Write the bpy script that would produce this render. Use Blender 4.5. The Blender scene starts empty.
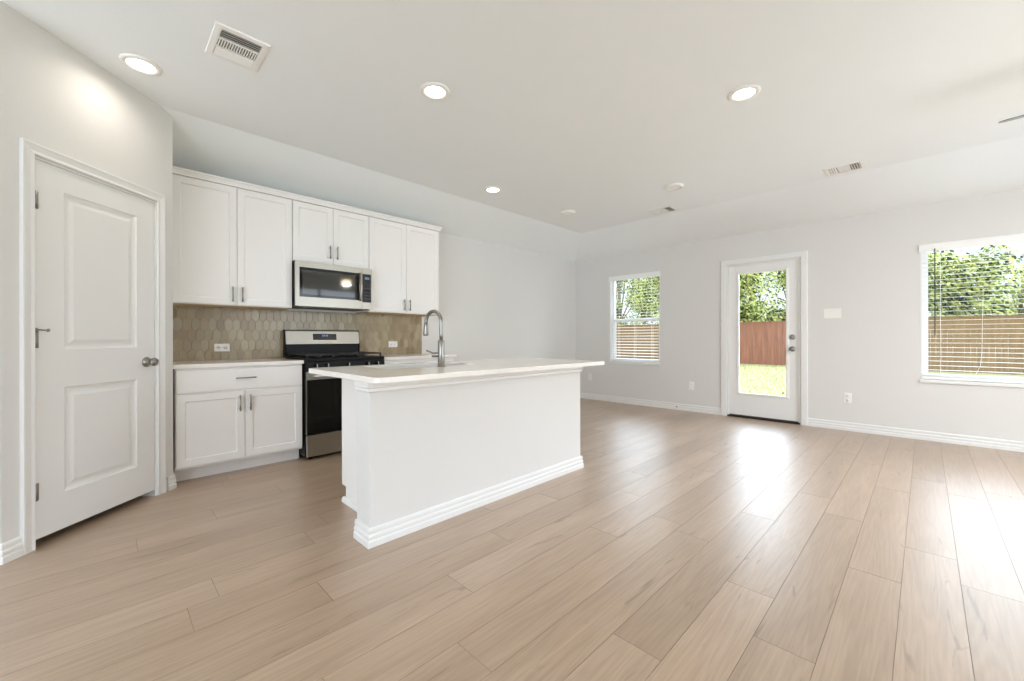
import bpy, bmesh, math, random
from mathutils import Vector, Matrix
random.seed(7)
SC = bpy.context.scene
COL = SC.collection

# ------------------------------------------------------------------ camera, sky, sun, exposure
XF, YK, ZF, ZW = 6.20, 4.56, 2.74, 2.51        # window wall, kitchen wall, flat ceiling, wall top
EX, EY = 5.34, 3.82                            # where the flat ceiling starts to slope down
XB, YR = -3.0, -2.7                            # back opening of the room, right wall
GZ = -0.15                                     # lawn level
CAM_H = 1.09
t, roll = math.radians(45.11), math.radians(0.122)
F = Vector((math.cos(t), math.sin(t), 0)); R = Vector((math.sin(t), -math.cos(t), 0)); U = Vector((0, 0, 1))
R2 = R*math.cos(roll) - U*math.sin(roll); U2 = U*math.cos(roll) + R*math.sin(roll)
cam_data = bpy.data.cameras.new('camera'); cam = bpy.data.objects.new('camera', cam_data); COL.objects.link(cam)
cm = Matrix.Identity(4)
for i in range(3):
    cm[i][0] = R2[i]; cm[i][1] = U2[i]; cm[i][2] = -F[i]
cm.translation = (0, 0, CAM_H); cam.matrix_world = cm
cam_data.sensor_fit = 'HORIZONTAL'; cam_data.sensor_width = 36
cam_data.lens = 411.39*36/1024; cam_data.shift_y = -2.12/1024
cam_data.clip_start = 0.02; cam_data.clip_end = 300
SC.camera = cam

vs = SC.view_settings
vs.view_transform = 'Standard'; vs.look = 'None'; vs.gamma = 1; vs.use_curve_mapping = False; vs.exposure = 0.41
SC.cycles.max_bounces = 10; SC.cycles.diffuse_bounces = 7; SC.cycles.transparent_max_bounces = 24
SC.cycles.sample_clamp_indirect = 8; SC.cycles.caustics_reflective = False; SC.cycles.caustics_refractive = False

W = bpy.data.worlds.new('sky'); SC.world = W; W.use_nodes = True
nt = W.node_tree; nt.nodes.clear()
wo = nt.nodes.new('ShaderNodeOutputWorld'); bg = nt.nodes.new('ShaderNodeBackground')
tc = nt.nodes.new('ShaderNodeTexCoord'); sp = nt.nodes.new('ShaderNodeSeparateXYZ'); cr = nt.nodes.new('ShaderNodeValToRGB')
nt.links.new(tc.outputs['Generated'], sp.inputs[0]); nt.links.new(sp.outputs['Z'], cr.inputs[0])
cr.color_ramp.elements[0].position = 0.0; cr.color_ramp.elements[0].color = (0.80, 0.90, 1.0, 1)
cr.color_ramp.elements[1].position = 0.6; cr.color_ramp.elements[1].color = (0.68, 0.81, 1.0, 1)
nt.links.new(cr.outputs[0], bg.inputs[0])
# sky made brighter to the right, out of view, to light the room
SKY_FRONT, SKY_BOOST, GROUND_GLOW, HIGH_FRONT, HIGH_BOOST = 1.1, 4.6, 4.5, 9.0, 5.5
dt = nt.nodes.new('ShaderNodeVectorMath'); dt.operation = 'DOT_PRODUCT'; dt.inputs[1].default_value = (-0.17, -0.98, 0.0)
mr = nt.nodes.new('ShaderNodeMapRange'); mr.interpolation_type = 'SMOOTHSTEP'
for k_, v_ in enumerate((0.05, 0.8, SKY_FRONT, SKY_BOOST)): mr.inputs[k_+1].default_value = v_
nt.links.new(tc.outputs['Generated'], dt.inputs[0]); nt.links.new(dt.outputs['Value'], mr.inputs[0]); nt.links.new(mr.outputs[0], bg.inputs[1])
# added glow below the horizon on that side, to light the ceiling
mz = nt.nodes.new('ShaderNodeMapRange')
for k_, v_ in enumerate((-0.12, 0.0, GROUND_GLOW, SKY_BOOST)): mz.inputs[k_+1].default_value = v_
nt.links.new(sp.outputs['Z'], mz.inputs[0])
# extra sky brightness added above the visible part, to light floor and garden
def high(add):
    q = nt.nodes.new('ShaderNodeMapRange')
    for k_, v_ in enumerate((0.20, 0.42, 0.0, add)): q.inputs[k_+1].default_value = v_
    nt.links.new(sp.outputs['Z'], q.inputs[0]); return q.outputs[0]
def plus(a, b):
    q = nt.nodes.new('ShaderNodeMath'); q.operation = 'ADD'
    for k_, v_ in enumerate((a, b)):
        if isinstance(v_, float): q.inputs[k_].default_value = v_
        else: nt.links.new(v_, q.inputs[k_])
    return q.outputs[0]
nt.links.new(plus(mz.outputs[0], high(HIGH_BOOST)), mr.inputs[4]); # front high boost fades out behind the camera, keeping the island end dim
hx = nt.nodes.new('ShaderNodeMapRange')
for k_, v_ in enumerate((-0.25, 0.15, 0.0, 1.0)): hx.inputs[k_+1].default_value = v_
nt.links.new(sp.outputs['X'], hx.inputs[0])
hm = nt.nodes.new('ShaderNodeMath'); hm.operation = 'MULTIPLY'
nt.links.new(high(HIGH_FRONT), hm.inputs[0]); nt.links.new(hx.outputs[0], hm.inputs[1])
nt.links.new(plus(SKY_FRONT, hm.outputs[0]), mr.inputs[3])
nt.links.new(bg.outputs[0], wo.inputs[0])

SUN_POWER, LAMP_POWER, FAN_POWER = 1.0, 1.3, 20.0
sun_d = bpy.data.lights.new('sun', 'SUN'); sun = bpy.data.objects.new('sun', sun_d); COL.objects.link(sun)
sun_d.energy = SUN_POWER; sun_d.angle = math.radians(1.0); sun_d.color = (1, 0.95, 0.86)
sun.rotation_euler = Vector((0.50, 0.06, -0.82)).to_track_quat('-Z', 'Y').to_euler()
sun.location = (-6, -4, 12)

# ------------------------------------------------------------------ materials
def srgb(r, g, b):
    f = lambda c: (c/255)/12.92 if c/255 <= 0.04045 else ((c/255+0.055)/1.055)**2.4
    return (f(r), f(g), f(b), 1)
def mat(name, col, rough=0.5, metal=0.0, noise=0.0, nscale=8.0, bump=0.0, bscale=200.0, emit=None, estr=0.0, spec=0.5, stretch=None):
    m = bpy.data.materials.new(name); m.use_nodes = True
    n = m.node_tree; b = n.nodes['Principled BSDF']
    b.inputs['Base Color'].default_value = col; b.inputs['Roughness'].default_value = rough
    b.inputs['Metallic'].default_value = metal; b.inputs['Specular IOR Level'].default_value = spec
    c = n.nodes.new('ShaderNodeTexCoord'); mp = n.nodes.new('ShaderNodeMapping')
    n.links.new(c.outputs['Object'], mp.inputs[0])
    if stretch: mp.inputs['Scale'].default_value = stretch
    if noise > 0:
        tx = n.nodes.new('ShaderNodeTexNoise'); tx.inputs['Scale'].default_value = nscale; tx.inputs['Detail'].default_value = 4
        n.links.new(mp.outputs[0], tx.inputs['Vector'])
        mx = n.nodes.new('ShaderNodeMix'); mx.data_type = 'RGBA'
        mx.inputs[6].default_value = tuple(c_*(1-noise) for c_ in col[:3])+(1,)
        mx.inputs[7].default_value = tuple(min(1, c_*(1+noise)) for c_ in col[:3])+(1,)
        n.links.new(tx.outputs[0], mx.inputs[0]); n.links.new(mx.outputs[2], b.inputs['Base Color'])
    if bump > 0:
        t2 = n.nodes.new('ShaderNodeTexNoise'); t2.inputs['Scale'].default_value = bscale; t2.inputs['Detail'].default_value = 2
        n.links.new(mp.outputs[0], t2.inputs['Vector'])
        bp = n.nodes.new('ShaderNodeBump'); bp.inputs['Strength'].default_value = bump; bp.inputs['Distance'].default_value = 0.002
        n.links.new(t2.outputs[0], bp.inputs['Height']); n.links.new(bp.outputs[0], b.inputs['Normal'])
    if emit:
        b.inputs['Emission Color'].default_value = emit; b.inputs['Emission Strength'].default_value = estr
    return m

M = {}
M['wall'] = mat('wall_paint', srgb(222, 220, 216), 0.75, noise=0.012, nscale=3, bump=0.25, bscale=90)
M['ceil'] = mat('ceiling_paint', srgb(242, 245, 244), 0.85, noise=0.01, nscale=3, bump=0.3, bscale=70)
M['trim'] = mat('white_trim_paint', srgb(233, 232, 229), 0.35, noise=0.008, nscale=6)
M['door'] = mat('white_door_paint', srgb(236, 235, 232), 0.4, noise=0.008, nscale=6)
M['cab'] = mat('white_cabinet_paint', srgb(238, 235, 231), 0.38, noise=0.008, nscale=7)
M['cabwood'] = mat('unfinished_cabinet_wood', srgb(205, 178, 140), 0.6, noise=0.12, nscale=10, stretch=(1, 8, 8))
M['gap'] = mat('dark_gap', srgb(28, 25, 22), 0.9, noise=0.1)
M['quartz'] = mat('white_quartz', srgb(240, 235, 228), 0.14, noise=0.03, nscale=30, spec=0.55)
M['steel'] = mat('brushed_stainless_steel', srgb(166, 162, 153), 0.36, 1.0, noise=0.06, nscale=6, stretch=(2, 2, 120), bump=0.05, bscale=60)
M['nickel'] = mat('satin_nickel', srgb(150, 147, 140), 0.28, 1.0, noise=0.04, nscale=20)
M['sink'] = mat('dull_sink_steel', srgb(120, 117, 111), 0.5, 1.0, noise=0.06, nscale=8)
M['black'] = mat('black_enamel', srgb(8, 8, 8), 0.4, noise=0.1, spec=0.18, nscale=20)
M['iron'] = mat('cast_iron_black', srgb(22, 21, 20), 0.55, noise=0.2, nscale=60, bump=0.3, bscale=300)
M['keys'] = mat('dark_grey_keys', srgb(52, 53, 58), 0.4, noise=0.05)
M['glass_black'] = mat('black_oven_glass', srgb(9, 9, 8), 0.06, noise=0.05, nscale=4, spec=0.35)
M['mw_glass'] = mat('grey_microwave_glass', srgb(58, 58, 55), 0.05, noise=0.06, nscale=4)
M['display'] = mat('dark_display_panel', srgb(22, 24, 34), 0.12, noise=0.06, nscale=10)
M['digits'] = mat('lit_display_digits', srgb(120, 150, 190), 0.4, emit=srgb(150, 185, 235), estr=0.6, noise=0.02)
M['plate'] = mat('white_plastic', srgb(242, 240, 234), 0.35, noise=0.01)
M['slot'] = mat('dark_slots', srgb(150, 146, 138), 0.7, noise=0.05)
M['blind'] = mat('white_faux_wood_blind', srgb(244, 243, 240), 0.45, noise=0.01)
M['wand'] = mat('smoked_plastic_wand', srgb(50, 60, 66), 0.25, noise=0.05)
M['vinyl'] = mat('white_vinyl_frame', srgb(244, 244, 243), 0.35, noise=0.01)
M['bronze'] = mat('dark_bronze_threshold', srgb(60, 48, 40), 0.45, 0.6, noise=0.08)
M['lens_on'] = mat('lit_light_lens', srgb(255, 250, 240), 0.5, emit=(1, 0.93, 0.82, 1), estr=9.0, noise=0.01)
M['lens_off'] = mat('unlit_light_lens', srgb(246, 246, 244), 0.4, noise=0.01)
M['vent_dark'] = mat('vent_throat_grey', srgb(120, 118, 112), 0.7, noise=0.1, nscale=30)
M['grout'] = mat('light_grout', srgb(214, 204, 184), 0.8, noise=0.04, nscale=40)
TILES = [mat('taupe_tile_%s' % nme, srgb(*c), 0.24, noise=0.07, nscale=14, spec=0.42) for nme, c in
         (('sand', (170, 154, 124)), ('clay', (162, 145, 116)), ('stone', (157, 141, 112)), ('pale', (176, 162, 134)), ('umber', (147, 130, 101)))]
M['fence_tan'] = mat('tan_cedar_boards', srgb(118, 90, 56), 0.8, noise=0.5, nscale=2.2, stretch=(1, 6, 0.5))
M['fence_red'] = mat('reddish_cedar_boards', srgb(124, 80, 60), 0.8, noise=0.75, nscale=2.2, stretch=(1, 6, 0.5))
M['bark'] = mat('grey_brown_bark', srgb(104, 88, 72), 0.9, noise=0.3, nscale=12, bump=0.6, bscale=30)
M['fan_white'] = mat('fan_grey_blade', srgb(150, 148, 145), 0.5, noise=0.05, nscale=12)
M['bowl'] = mat('lit_frosted_fan_glass', srgb(255, 236, 205), 0.4, emit=(1, 0.82, 0.58, 1), estr=22.0, noise=0.01)

def leaf_mat(name, c1):
    m = bpy.data.materials.new(name); m.use_nodes = True; n = m.node_tree; n.nodes.clear()
    o = n.nodes.new('ShaderNodeOutputMaterial'); d = n.nodes.new('ShaderNodeBsdfDiffuse'); tr = n.nodes.new('ShaderNodeBsdfTranslucent')
    mx = n.nodes.new('ShaderNodeMixShader'); mx.inputs[0].default_value = 0.42
    c = n.nodes.new('ShaderNodeTexCoord'); tx = n.nodes.new('ShaderNodeTexNoise'); tx.inputs['Scale'].default_value = 2.2
    n.links.new(c.outputs['Object'], tx.inputs['Vector'])
    rm = n.nodes.new('ShaderNodeMix'); rm.data_type = 'RGBA'
    rm.inputs[6].default_value = tuple(x*0.7 for x in c1[:3])+(1,); rm.inputs[7].default_value = tuple(min(1, x*1.3) for x in c1[:3])+(1,)
    n.links.new(tx.outputs[0], rm.inputs[0])
    for s in (d, tr): n.links.new(rm.outputs[2], s.inputs[0])
    n.links.new(d.outputs[0], mx.inputs[1]); n.links.new(tr.outputs[0], mx.inputs[2]); n.links.new(mx.outputs[0], o.inputs[0])
    return m
LEAF = [leaf_mat('leaf_bright', srgb(192, 192, 122)), leaf_mat('leaf_mid', srgb(128, 138, 74)), leaf_mat('leaf_deep', srgb(44, 57, 38))]
M['blade'] = leaf_mat('grass_blade', srgb(148, 144, 96))

def glass_mat():
    m = bpy.data.materials.new('clear_window_glass'); m.use_nodes = True; n = m.node_tree; n.nodes.clear()
    o = n.nodes.new('ShaderNodeOutputMaterial'); a = n.nodes.new('ShaderNodeBsdfTransparent'); g = n.nodes.new('ShaderNodeBsdfGlossy')
    a.inputs[0].default_value = (0.95, 0.96, 0.95, 1); g.inputs['Roughness'].default_value = 0.02
    fr = n.nodes.new('ShaderNodeFresnel'); fr.inputs[0].default_value = 1.25
    mx = n.nodes.new('ShaderNodeMixShader')
    n.links.new(fr.outputs[0], mx.inputs[0]); n.links.new(a.outputs[0], mx.inputs[1]); n.links.new(g.outputs[0], mx.inputs[2]); n.links.new(mx.outputs[0], o.inputs[0])
    return m
M['glass'] = glass_mat()

def lawn_mat():
    m = mat('mown_lawn', srgb(140, 138, 98), 0.9, spec=0.1, noise=0.14, nscale=1.2, bump=0.8, bscale=60)
    return m
M['lawn'] = lawn_mat()

def floor_mat():
    m = bpy.data.materials.new('light_oak_vinyl_planks'); m.use_nodes = True; n = m.node_tree; L = n.links
    b = n.nodes['Principled BSDF']
    at = n.nodes.new('ShaderNodeAttribute'); at.attribute_name = 'rnd'
    tc = n.nodes.new('ShaderNodeTexCoord'); cb = n.nodes.new('ShaderNodeCombineXYZ')
    mu = n.nodes.new('ShaderNodeMath'); mu.operation = 'MULTIPLY'; mu.inputs[1].default_value = 57.0
    L.new(at.outputs['Fac'], mu.inputs[0]); L.new(mu.outputs[0], cb.inputs[0]); L.new(mu.outputs[0], cb.inputs[2])
    ad = n.nodes.new('ShaderNodeVectorMath'); ad.operation = 'ADD'
    L.new(tc.outputs['Object'], ad.inputs[0]); L.new(cb.outputs[0], ad.inputs[1])
    def noise(scale, vec, detail=4, dist=0.0):
        mp = n.nodes.new('ShaderNodeMapping'); mp.inputs['Scale'].default_value = vec
        L.new(ad.outputs[0], mp.inputs[0])
        x = n.nodes.new('ShaderNodeTexNoise'); x.inputs['Scale'].default_value = scale; x.inputs['Detail'].default_value = detail
        x.inputs['Distortion'].default_value = dist
        L.new(mp.outputs[0], x.inputs['Vector']); return x.outputs[0]
    fine = noise(4.0, (1.4, 30.0, 1), 6)
    broad = noise(1.3, (0.9, 6.0, 1), 3, 0.6)
    knots = noise(2.2, (1.1, 9.0, 1), 3, 1.2)
    # cathedral grain rings
    mp = n.nodes.new('ShaderNodeMapping'); mp.inputs['Scale'].default_value = (0.55, 9.0, 1); L.new(ad.outputs[0], mp.inputs[0])
    nz = n.nodes.new('ShaderNodeTexNoise'); nz.inputs['Scale'].default_value = 1.1; nz.inputs['Detail'].default_value = 2; L.new(mp.outputs[0], nz.inputs['Vector'])
    ms = n.nodes.new('ShaderNodeMath'); ms.operation = 'MULTIPLY'; ms.inputs[1].default_value = 85; L.new(nz.outputs[0], ms.inputs[0])
    si = n.nodes.new('ShaderNodeMath'); si.operation = 'SINE'; L.new(ms.outputs[0], si.inputs[0])
    base = n.nodes.new('ShaderNodeValToRGB'); e = base.color_ramp.elements
    e[0].position = 0.0; e[0].color = srgb(168, 144, 119)
    e[1].position = 1.0; e[1].color = srgb(190, 167, 145)
    x = base.color_ramp.elements.new(0.45); x.color = srgb(182, 158, 134)
    x = base.color_ramp.elements.new(0.75); x.color = srgb(175, 151, 127)
    L.new(at.outputs['Fac'], base.inputs[0])
    def mulcol(prev, src, lo, hi, flo, fhi, tint=(1, 0.97, 0.93)):
        mr = n.nodes.new('ShaderNodeMapRange'); mr.inputs[1].default_value = lo; mr.inputs[2].default_value = hi; L.new(src, mr.inputs[0])
        mm = n.nodes.new('ShaderNodeMix'); mm.data_type = 'RGBA'
        mm.inputs[6].default_value = tuple(flo*c for c in tint)+(1,); mm.inputs[7].default_value = (fhi, fhi, fhi, 1)
        L.new(mr.outputs[0], mm.inputs[0])
        q = n.nodes.new('ShaderNodeMix'); q.data_type = 'RGBA'; q.blend_type = 'MULTIPLY'; q.inputs[0].default_value = 1
        L.new(prev, q.inputs[6]); L.new(mm.outputs[2], q.inputs[7]); return q.outputs[2]
    c = mulcol(base.outputs[0], fine, 0.3, 0.7, 0.90, 1.04)
    c = mulcol(c, broad, 0.3, 0.7, 0.86, 1.06)
    c = mulcol(c, si.outputs[0], -1, 1, 0.94, 1.02)
    c = mulcol(c, knots, 0.27, 0.35, 0.70, 1.0, (1, 0.95, 0.88))
    L.new(c, b.inputs['Base Color'])
    rr = n.nodes.new('ShaderNodeMapRange'); rr.inputs[3].default_value = 0.33; rr.inputs[4].default_value = 0.44; L.new(fine, rr.inputs[0]); L.new(rr.outputs[0], b.inputs['Roughness'])
    bp = n.nodes.new('ShaderNodeBump'); bp.inputs['Strength'].default_value = 0.12; bp.inputs['Distance'].default_value = 0.002
    L.new(fine, bp.inputs['Height']); L.new(bp.outputs[0], b.inputs['Normal'])
    b.inputs['Specular IOR Level'].default_value = 0.75; b.inputs['Coat Weight'].default_value = 0.8; b.inputs['Coat Roughness'].default_value = 0.36
    return m
M['floor'] = floor_mat()
M['seam'] = mat('floor_seam', srgb(150, 131, 114), 0.7, noise=0.05)

# ------------------------------------------------------------------ mesh helpers
def new(): return bmesh.new()
def box(bm, x0, x1, y0, y1, z0, z1, mi=0):
    v = [bm.verts.new(p) for p in ((x0, y0, z0), (x1, y0, z0), (x1, y1, z0), (x0, y1, z0), (x0, y0, z1), (x1, y0, z1), (x1, y1, z1), (x0, y1, z1))]
    for q in ((3, 2, 1, 0), (4, 5, 6, 7), (0, 1, 5, 4), (1, 2, 6, 5), (2, 3, 7, 6), (3, 0, 4, 7)):
        bm.faces.new([v[i] for i in q]).material_index = mi
    return v
def prism(bm, pts, f0, f1, mi=0):
    """polygon pts extruded between two mapping functions"""
    a = [bm.verts.new(f0(p)) for p in pts]; b = [bm.verts.new(f1(p)) for p in pts]
    n = len(pts); bm.faces.new(a[::-1]).material_index = mi; bm.faces.new(b).material_index = mi
    for i in range(n): bm.faces.new((a[i], a[(i+1) % n], b[(i+1) % n], b[i])).material_index = mi
def tube(bm, pts, r, seg=14, cap=True):
    pts = [Vector(p) for p in pts]; rings = []; n = len(pts)
    rs = r if isinstance(r, (list, tuple)) else [r]*n
    up = None
    for i, p in enumerate(pts):
        d = (pts[min(i+1, n-1)] - pts[max(i-1, 0)]).normalized()
        if up is None: up = d.orthogonal().normalized()
        up = (up - d*up.dot(d)).normalized(); s = d.cross(up)
        rings.append([bm.verts.new(p + (up*math.cos(a) + s*math.sin(a))*rs[i]) for a in [2*math.pi*k/seg for k in range(seg)]])
    for i in range(n-1):
        for k in range(seg):
            f = bm.faces.new((rings[i][k], rings[i][(k+1) % seg], rings[i+1][(k+1) % seg], rings[i+1][k])); f.smooth = True
    if cap: bm.faces.new(rings[0][::-1]); bm.faces.new(rings[-1])
def lathe(bm, prof, seg=32, mtx=None, mi=0, closed=False):
    """prof: (radius, height) about z"""
    mtx = mtx or Matrix.Identity(4); rings = []
    for r, z in prof:
        if r < 1e-6: rings.append([bm.verts.new(mtx @ Vector((0, 0, z)))])
        else: rings.append([bm.verts.new(mtx @ Vector((r*math.cos(2*math.pi*k/seg), r*math.sin(2*math.pi*k/seg), z))) for k in range(seg)])
    for a, b in zip(rings, rings[1:]):
        for k in range(seg):
            k2 = (k+1) % seg
            vs_ = [a[k % len(a)], a[k2 % len(a)], b[k2 % len(b)], b[k % len(b)]]
            u = []
            for q in vs_:
                if q not in u: u.append(q)
            if len(u) > 2:
                f = bm.faces.new(u); f.smooth = True; f.material_index = mi
TOY = Matrix.Rotation(math.radians(90), 4, 'X')     # z axis -> -y axis
def at(x, y, z, m=None): return Matrix.Translation((x, y, z)) @ (m or Matrix.Identity(4))
def sweep(bm, path, prof, fmap, cap=True):
    """profile (offset to the left of the 2d path, height) swept along the path with mitres"""
    P = [Vector(p) for p in path]; n = len(P); rings = []
    for i, p in enumerate(P):
        d1 = (P[i]-P[i-1]).normalized() if i > 0 else None
        d2 = (P[i+1]-P[i]).normalized() if i < n-1 else None
        if d1 is None: d1 = d2
        if d2 is None: d2 = d1
        n1 = Vector((-d1.y, d1.x)); n2 = Vector((-d2.y, d2.x)); m = n1+n2
        m = m/(m.dot(n1))
        rings.append([bm.verts.new(fmap((p+m*o), h)) for o, h in prof])
    k = len(prof)
    for a, b in zip(rings, rings[1:]):
        for j in range(k): bm.faces.new((a[j], a[(j+1) % k], b[(j+1) % k], b[j]))
    if cap: bm.faces.new(rings[0]); bm.faces.new(rings[-1][::-1])
def rings_rect(bm, x0, x1, z0, z1, steps, y0, cap=True):
    """nested rectangles in the xz plane facing -y; steps = (inset, depth into +y)"""
    prev = None
    for ins, dep in steps:
        cur = [bm.verts.new(p) for p in ((x0+ins, y0+dep, z0+ins), (x1-ins, y0+dep, z0+ins), (x1-ins, y0+dep, z1-ins), (x0+ins, y0+dep, z1-ins))]
        if prev:
            for i in range(4): bm.faces.new((prev[i], prev[(i+1) % 4], cur[(i+1) % 4], cur[i]))
        prev = cur
    if cap: bm.faces.new(prev)

def obj(name, bm, m, parent=None, bevel=0.0, smooth=False, mtx=None, normals=True):
    if mtx: bmesh.ops.transform(bm, matrix=mtx, verts=bm.verts)
    if normals: bmesh.ops.recalc_face_normals(bm, faces=bm.faces)
    me = bpy.data.meshes.new(name); bm.to_mesh(me); bm.free()
    for x in (m if isinstance(m, list) else [m]): me.materials.append(x)
    if smooth:
        for p in me.polygons: p.use_smooth = True
    o = bpy.data.objects.new(name, me); COL.objects.link(o)
    if parent: o.parent = parent
    if bevel > 0:
        b = o.modifiers.new('bevel', 'BEVEL'); b.width = bevel; b.segments = 2; b.limit_method = 'ANGLE'; b.angle_limit = math.radians(40)
    return o
def tag(o, label, cat, group=None, kind=None):
    o['label'] = label; o['category'] = cat
    if group: o['group'] = group
    if kind: o['kind'] = kind
    return o
def thing(name, label, cat, loc, rz=0, group=None):
    o = bpy.data.objects.new(name, None); COL.objects.link(o); o.location = loc; o.rotation_euler = (0, 0, math.radians(rz))
    o.empty_display_size = 0.1
    return tag(o, label, cat, group)
def struct(name, label=None, bm=None, m=None, parent=None, bevel=0.0, loc=None, rz=0):
    if bm is not None: o = obj(name, bm, m, parent, bevel)
    else: o = bpy.data.objects.new(name, None); COL.objects.link(o)
    if loc: o.location = loc; o.rotation_euler = (0, 0, math.radians(rz))
    o['kind'] = 'structure'
    if label: o['label'] = label
    return o

# ------------------------------------------------------------------ FLOOR (planks laid along X)
def build_floor():
    pitch, off, gap = 0.185, 0.075, 0.0007
    known = {10: .242, 11: .35, 2: 1.986, 1: 1.687, 0: 2.51, 3: 1.335, 9: .68, 7: 1.125, -2: 2.68, -1: 2.96, 8: .05, 6: 2.0, 5: .9, 4: 2.3}
    bm = new(); lay = bm.faces.layers.float.new('rnd'); rng = random.Random(3)
    k0, k1 = math.floor((YR-off)/pitch), math.ceil((YK+0.12-off)/pitch)
    for k in range(k0, k1):
        y0, y1 = off+k*pitch, off+(k+1)*pitch
        y0c, y1c = max(y0, YR-.1), min(y1, YK+.1)
        j = known.get(k, rng.uniform(0, 1.5)); ln = 1.5
        x = j-ln*math.ceil((j-XB)/ln)
        while x < XF+0.05:
            a, b = max(x, XB), min(x+ln, XF+0.05)
            if b-a > 0.01:
                v = [bm.verts.new(p) for p in ((a+gap, y0c+gap, 0), (b-gap, y0c+gap, 0), (b-gap, y1c-gap, 0), (a+gap, y1c-gap, 0))]
                w = [bm.verts.new((q.co.x, q.co.y, -0.006)) for q in v]
                f = bm.faces.new(v); r = rng.random(); f[lay] = r
                for i in range(4):
                    g = bm.faces.new((v[i], w[i], w[(i+1) % 4], v[(i+1) % 4])); g[lay] = r; g.material_index = 1
            x += ln
    z = -0.004
    f = bm.faces.new([bm.verts.new(p) for p in ((XB, YR-.1, z), (XF+.05, YR-.1, z), (XF+.05, YK+.1, z), (XB, YK+.1, z))]); f.material_index = 1
    box(bm, XB, XF+.14, YR-.14, YK+.14, -.14, -.0065, 1)
    o = struct('floor', 'light greige oak vinyl plank floor', bm, [M['floor'], M['seam']])
build_floor()

# ------------------------------------------------------------------ WALLS, CEILING
def wall_with_holes(bm, u0, u1, z0, z1, y0, y1, holes):
    us = sorted({u0, u1, *[h[0] for h in holes], *[h[1] for h in holes]}); zs = sorted({z0, z1, *[h[2] for h in holes], *[h[3] for h in holes]})
    for a, b in zip(us, us[1:]):
        for c, d in zip(zs, zs[1:]):
            m_ = ((a+b)/2, (c+d)/2)
            if any(h[0] < m_[0] < h[1] and h[2] < m_[1] < h[3] for h in holes): continue
            box(bm, a, b, y0, y1, c, d)
    bmesh.ops.remove_doubles(bm, verts=bm.verts, dist=1e-5)
    inner = [f for f in bm.faces if all(len(e.link_faces) > 2 for e in f.edges)]
    seen = {}
    for f in bm.faces:
        key = tuple(round(c, 4) for c in f.calc_center_median()); seen.setdefault(key, []).append(f)
    bmesh.ops.delete(bm, geom=[f for v in seen.values() if len(v) > 1 for f in v], context='FACES')

FW = (XF, 0, 0)                      # frame of the window wall: local x = -Y, local y = +X (outwards)
H1 = (-3.83, -2.93, 0.68, 2.125)     # far window hole
H2 = (-0.035, 1.465, 0.635, 2.06)    # near window hole
HR = (2.0, 5.0, 0.05, 2.40)          # wide opening added in the right wall, out of view, to let light in
HD = (-1.955, -1.105, 0.0, 2.095)    # garden door hole
TW = 0.14
bm = new(); wall_with_holes(bm, -YK, -YR, 0, ZW, 0, TW, [H1, H2, HD])
struct('wall_back', 'pale grey painted wall with the garden door and windows', bm, M['wall'], loc=FW, rz=-90)
bm = new(); box(bm, -1.7, XF+TW, YK, YK+TW, 0, ZW)
struct('wall_left', 'pale painted wall behind the kitchen run', bm, M['wall'])
bm = new(); wall_with_holes(bm, XB, XF, 0, 2.45, YR-TW, YR, [HR])
prism(bm, [(XB, 2.45), (XF, 2.45), (XF, ZW), (EX, ZF), (XB, ZF)], lambda p: (p[0], YR-TW, p[1]), lambda p: (p[0], YR, p[1]))
struct('wall_right', 'pale painted wall beside the living area', bm, M['wall'])
wr = struct('window_added', 'added white framed opening in the unseen right wall, lets daylight in')
bm = new()
for i in range(4):
    x = HR[0]+.03+i*(HR[1]-HR[0]-.06)/3; box(bm, x-.029, x+.029, YR-.10, YR-.04, HR[2]+.041, HR[3]-.041)
box(bm, HR[0]+.001, HR[1]-.001, YR-.10, YR-.04, HR[2]+.001, HR[2]+.04); box(bm, HR[0]+.001, HR[1]-.001, YR-.10, YR-.04, HR[3]-.04, HR[3]-.001)
obj('window_frame', bm, M['vinyl'], wr)
# pantry: angled wall with the door, short return to the kitchen wall, long return behind
C0 = (-0.35, 3.17, 0); PL = 1.0140
DH = (0.135, 0.872, 0.0, 2.045)      # door hole in the angled wall
bm = new(); wall_with_holes(bm, 0, PL, 0, ZF, 0, 0.115, [DH])
struct('wall_pantry', 'angled painted wall holding the pantry door', bm, M['wall'], loc=C0, rz=45)
bm = new(); box(bm, 0.247, 0.367, 3.887, YK, 0, ZF)
struct('wall_return', 'short painted wall between pantry and cabinets', bm, M['wall'])
bm = new(); box(bm, XB, -0.352, 3.17, 3.29, 0, ZF)
struct('wall_passage', 'painted wall left of the pantry corner', bm, M['wall'])

bm = new(); box(bm, -1.7, -1.58, 3.2905, YK-.0005, 0, ZW)
struct('wall_closet', 'painted end wall inside the pantry', bm, M['wall'])

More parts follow.
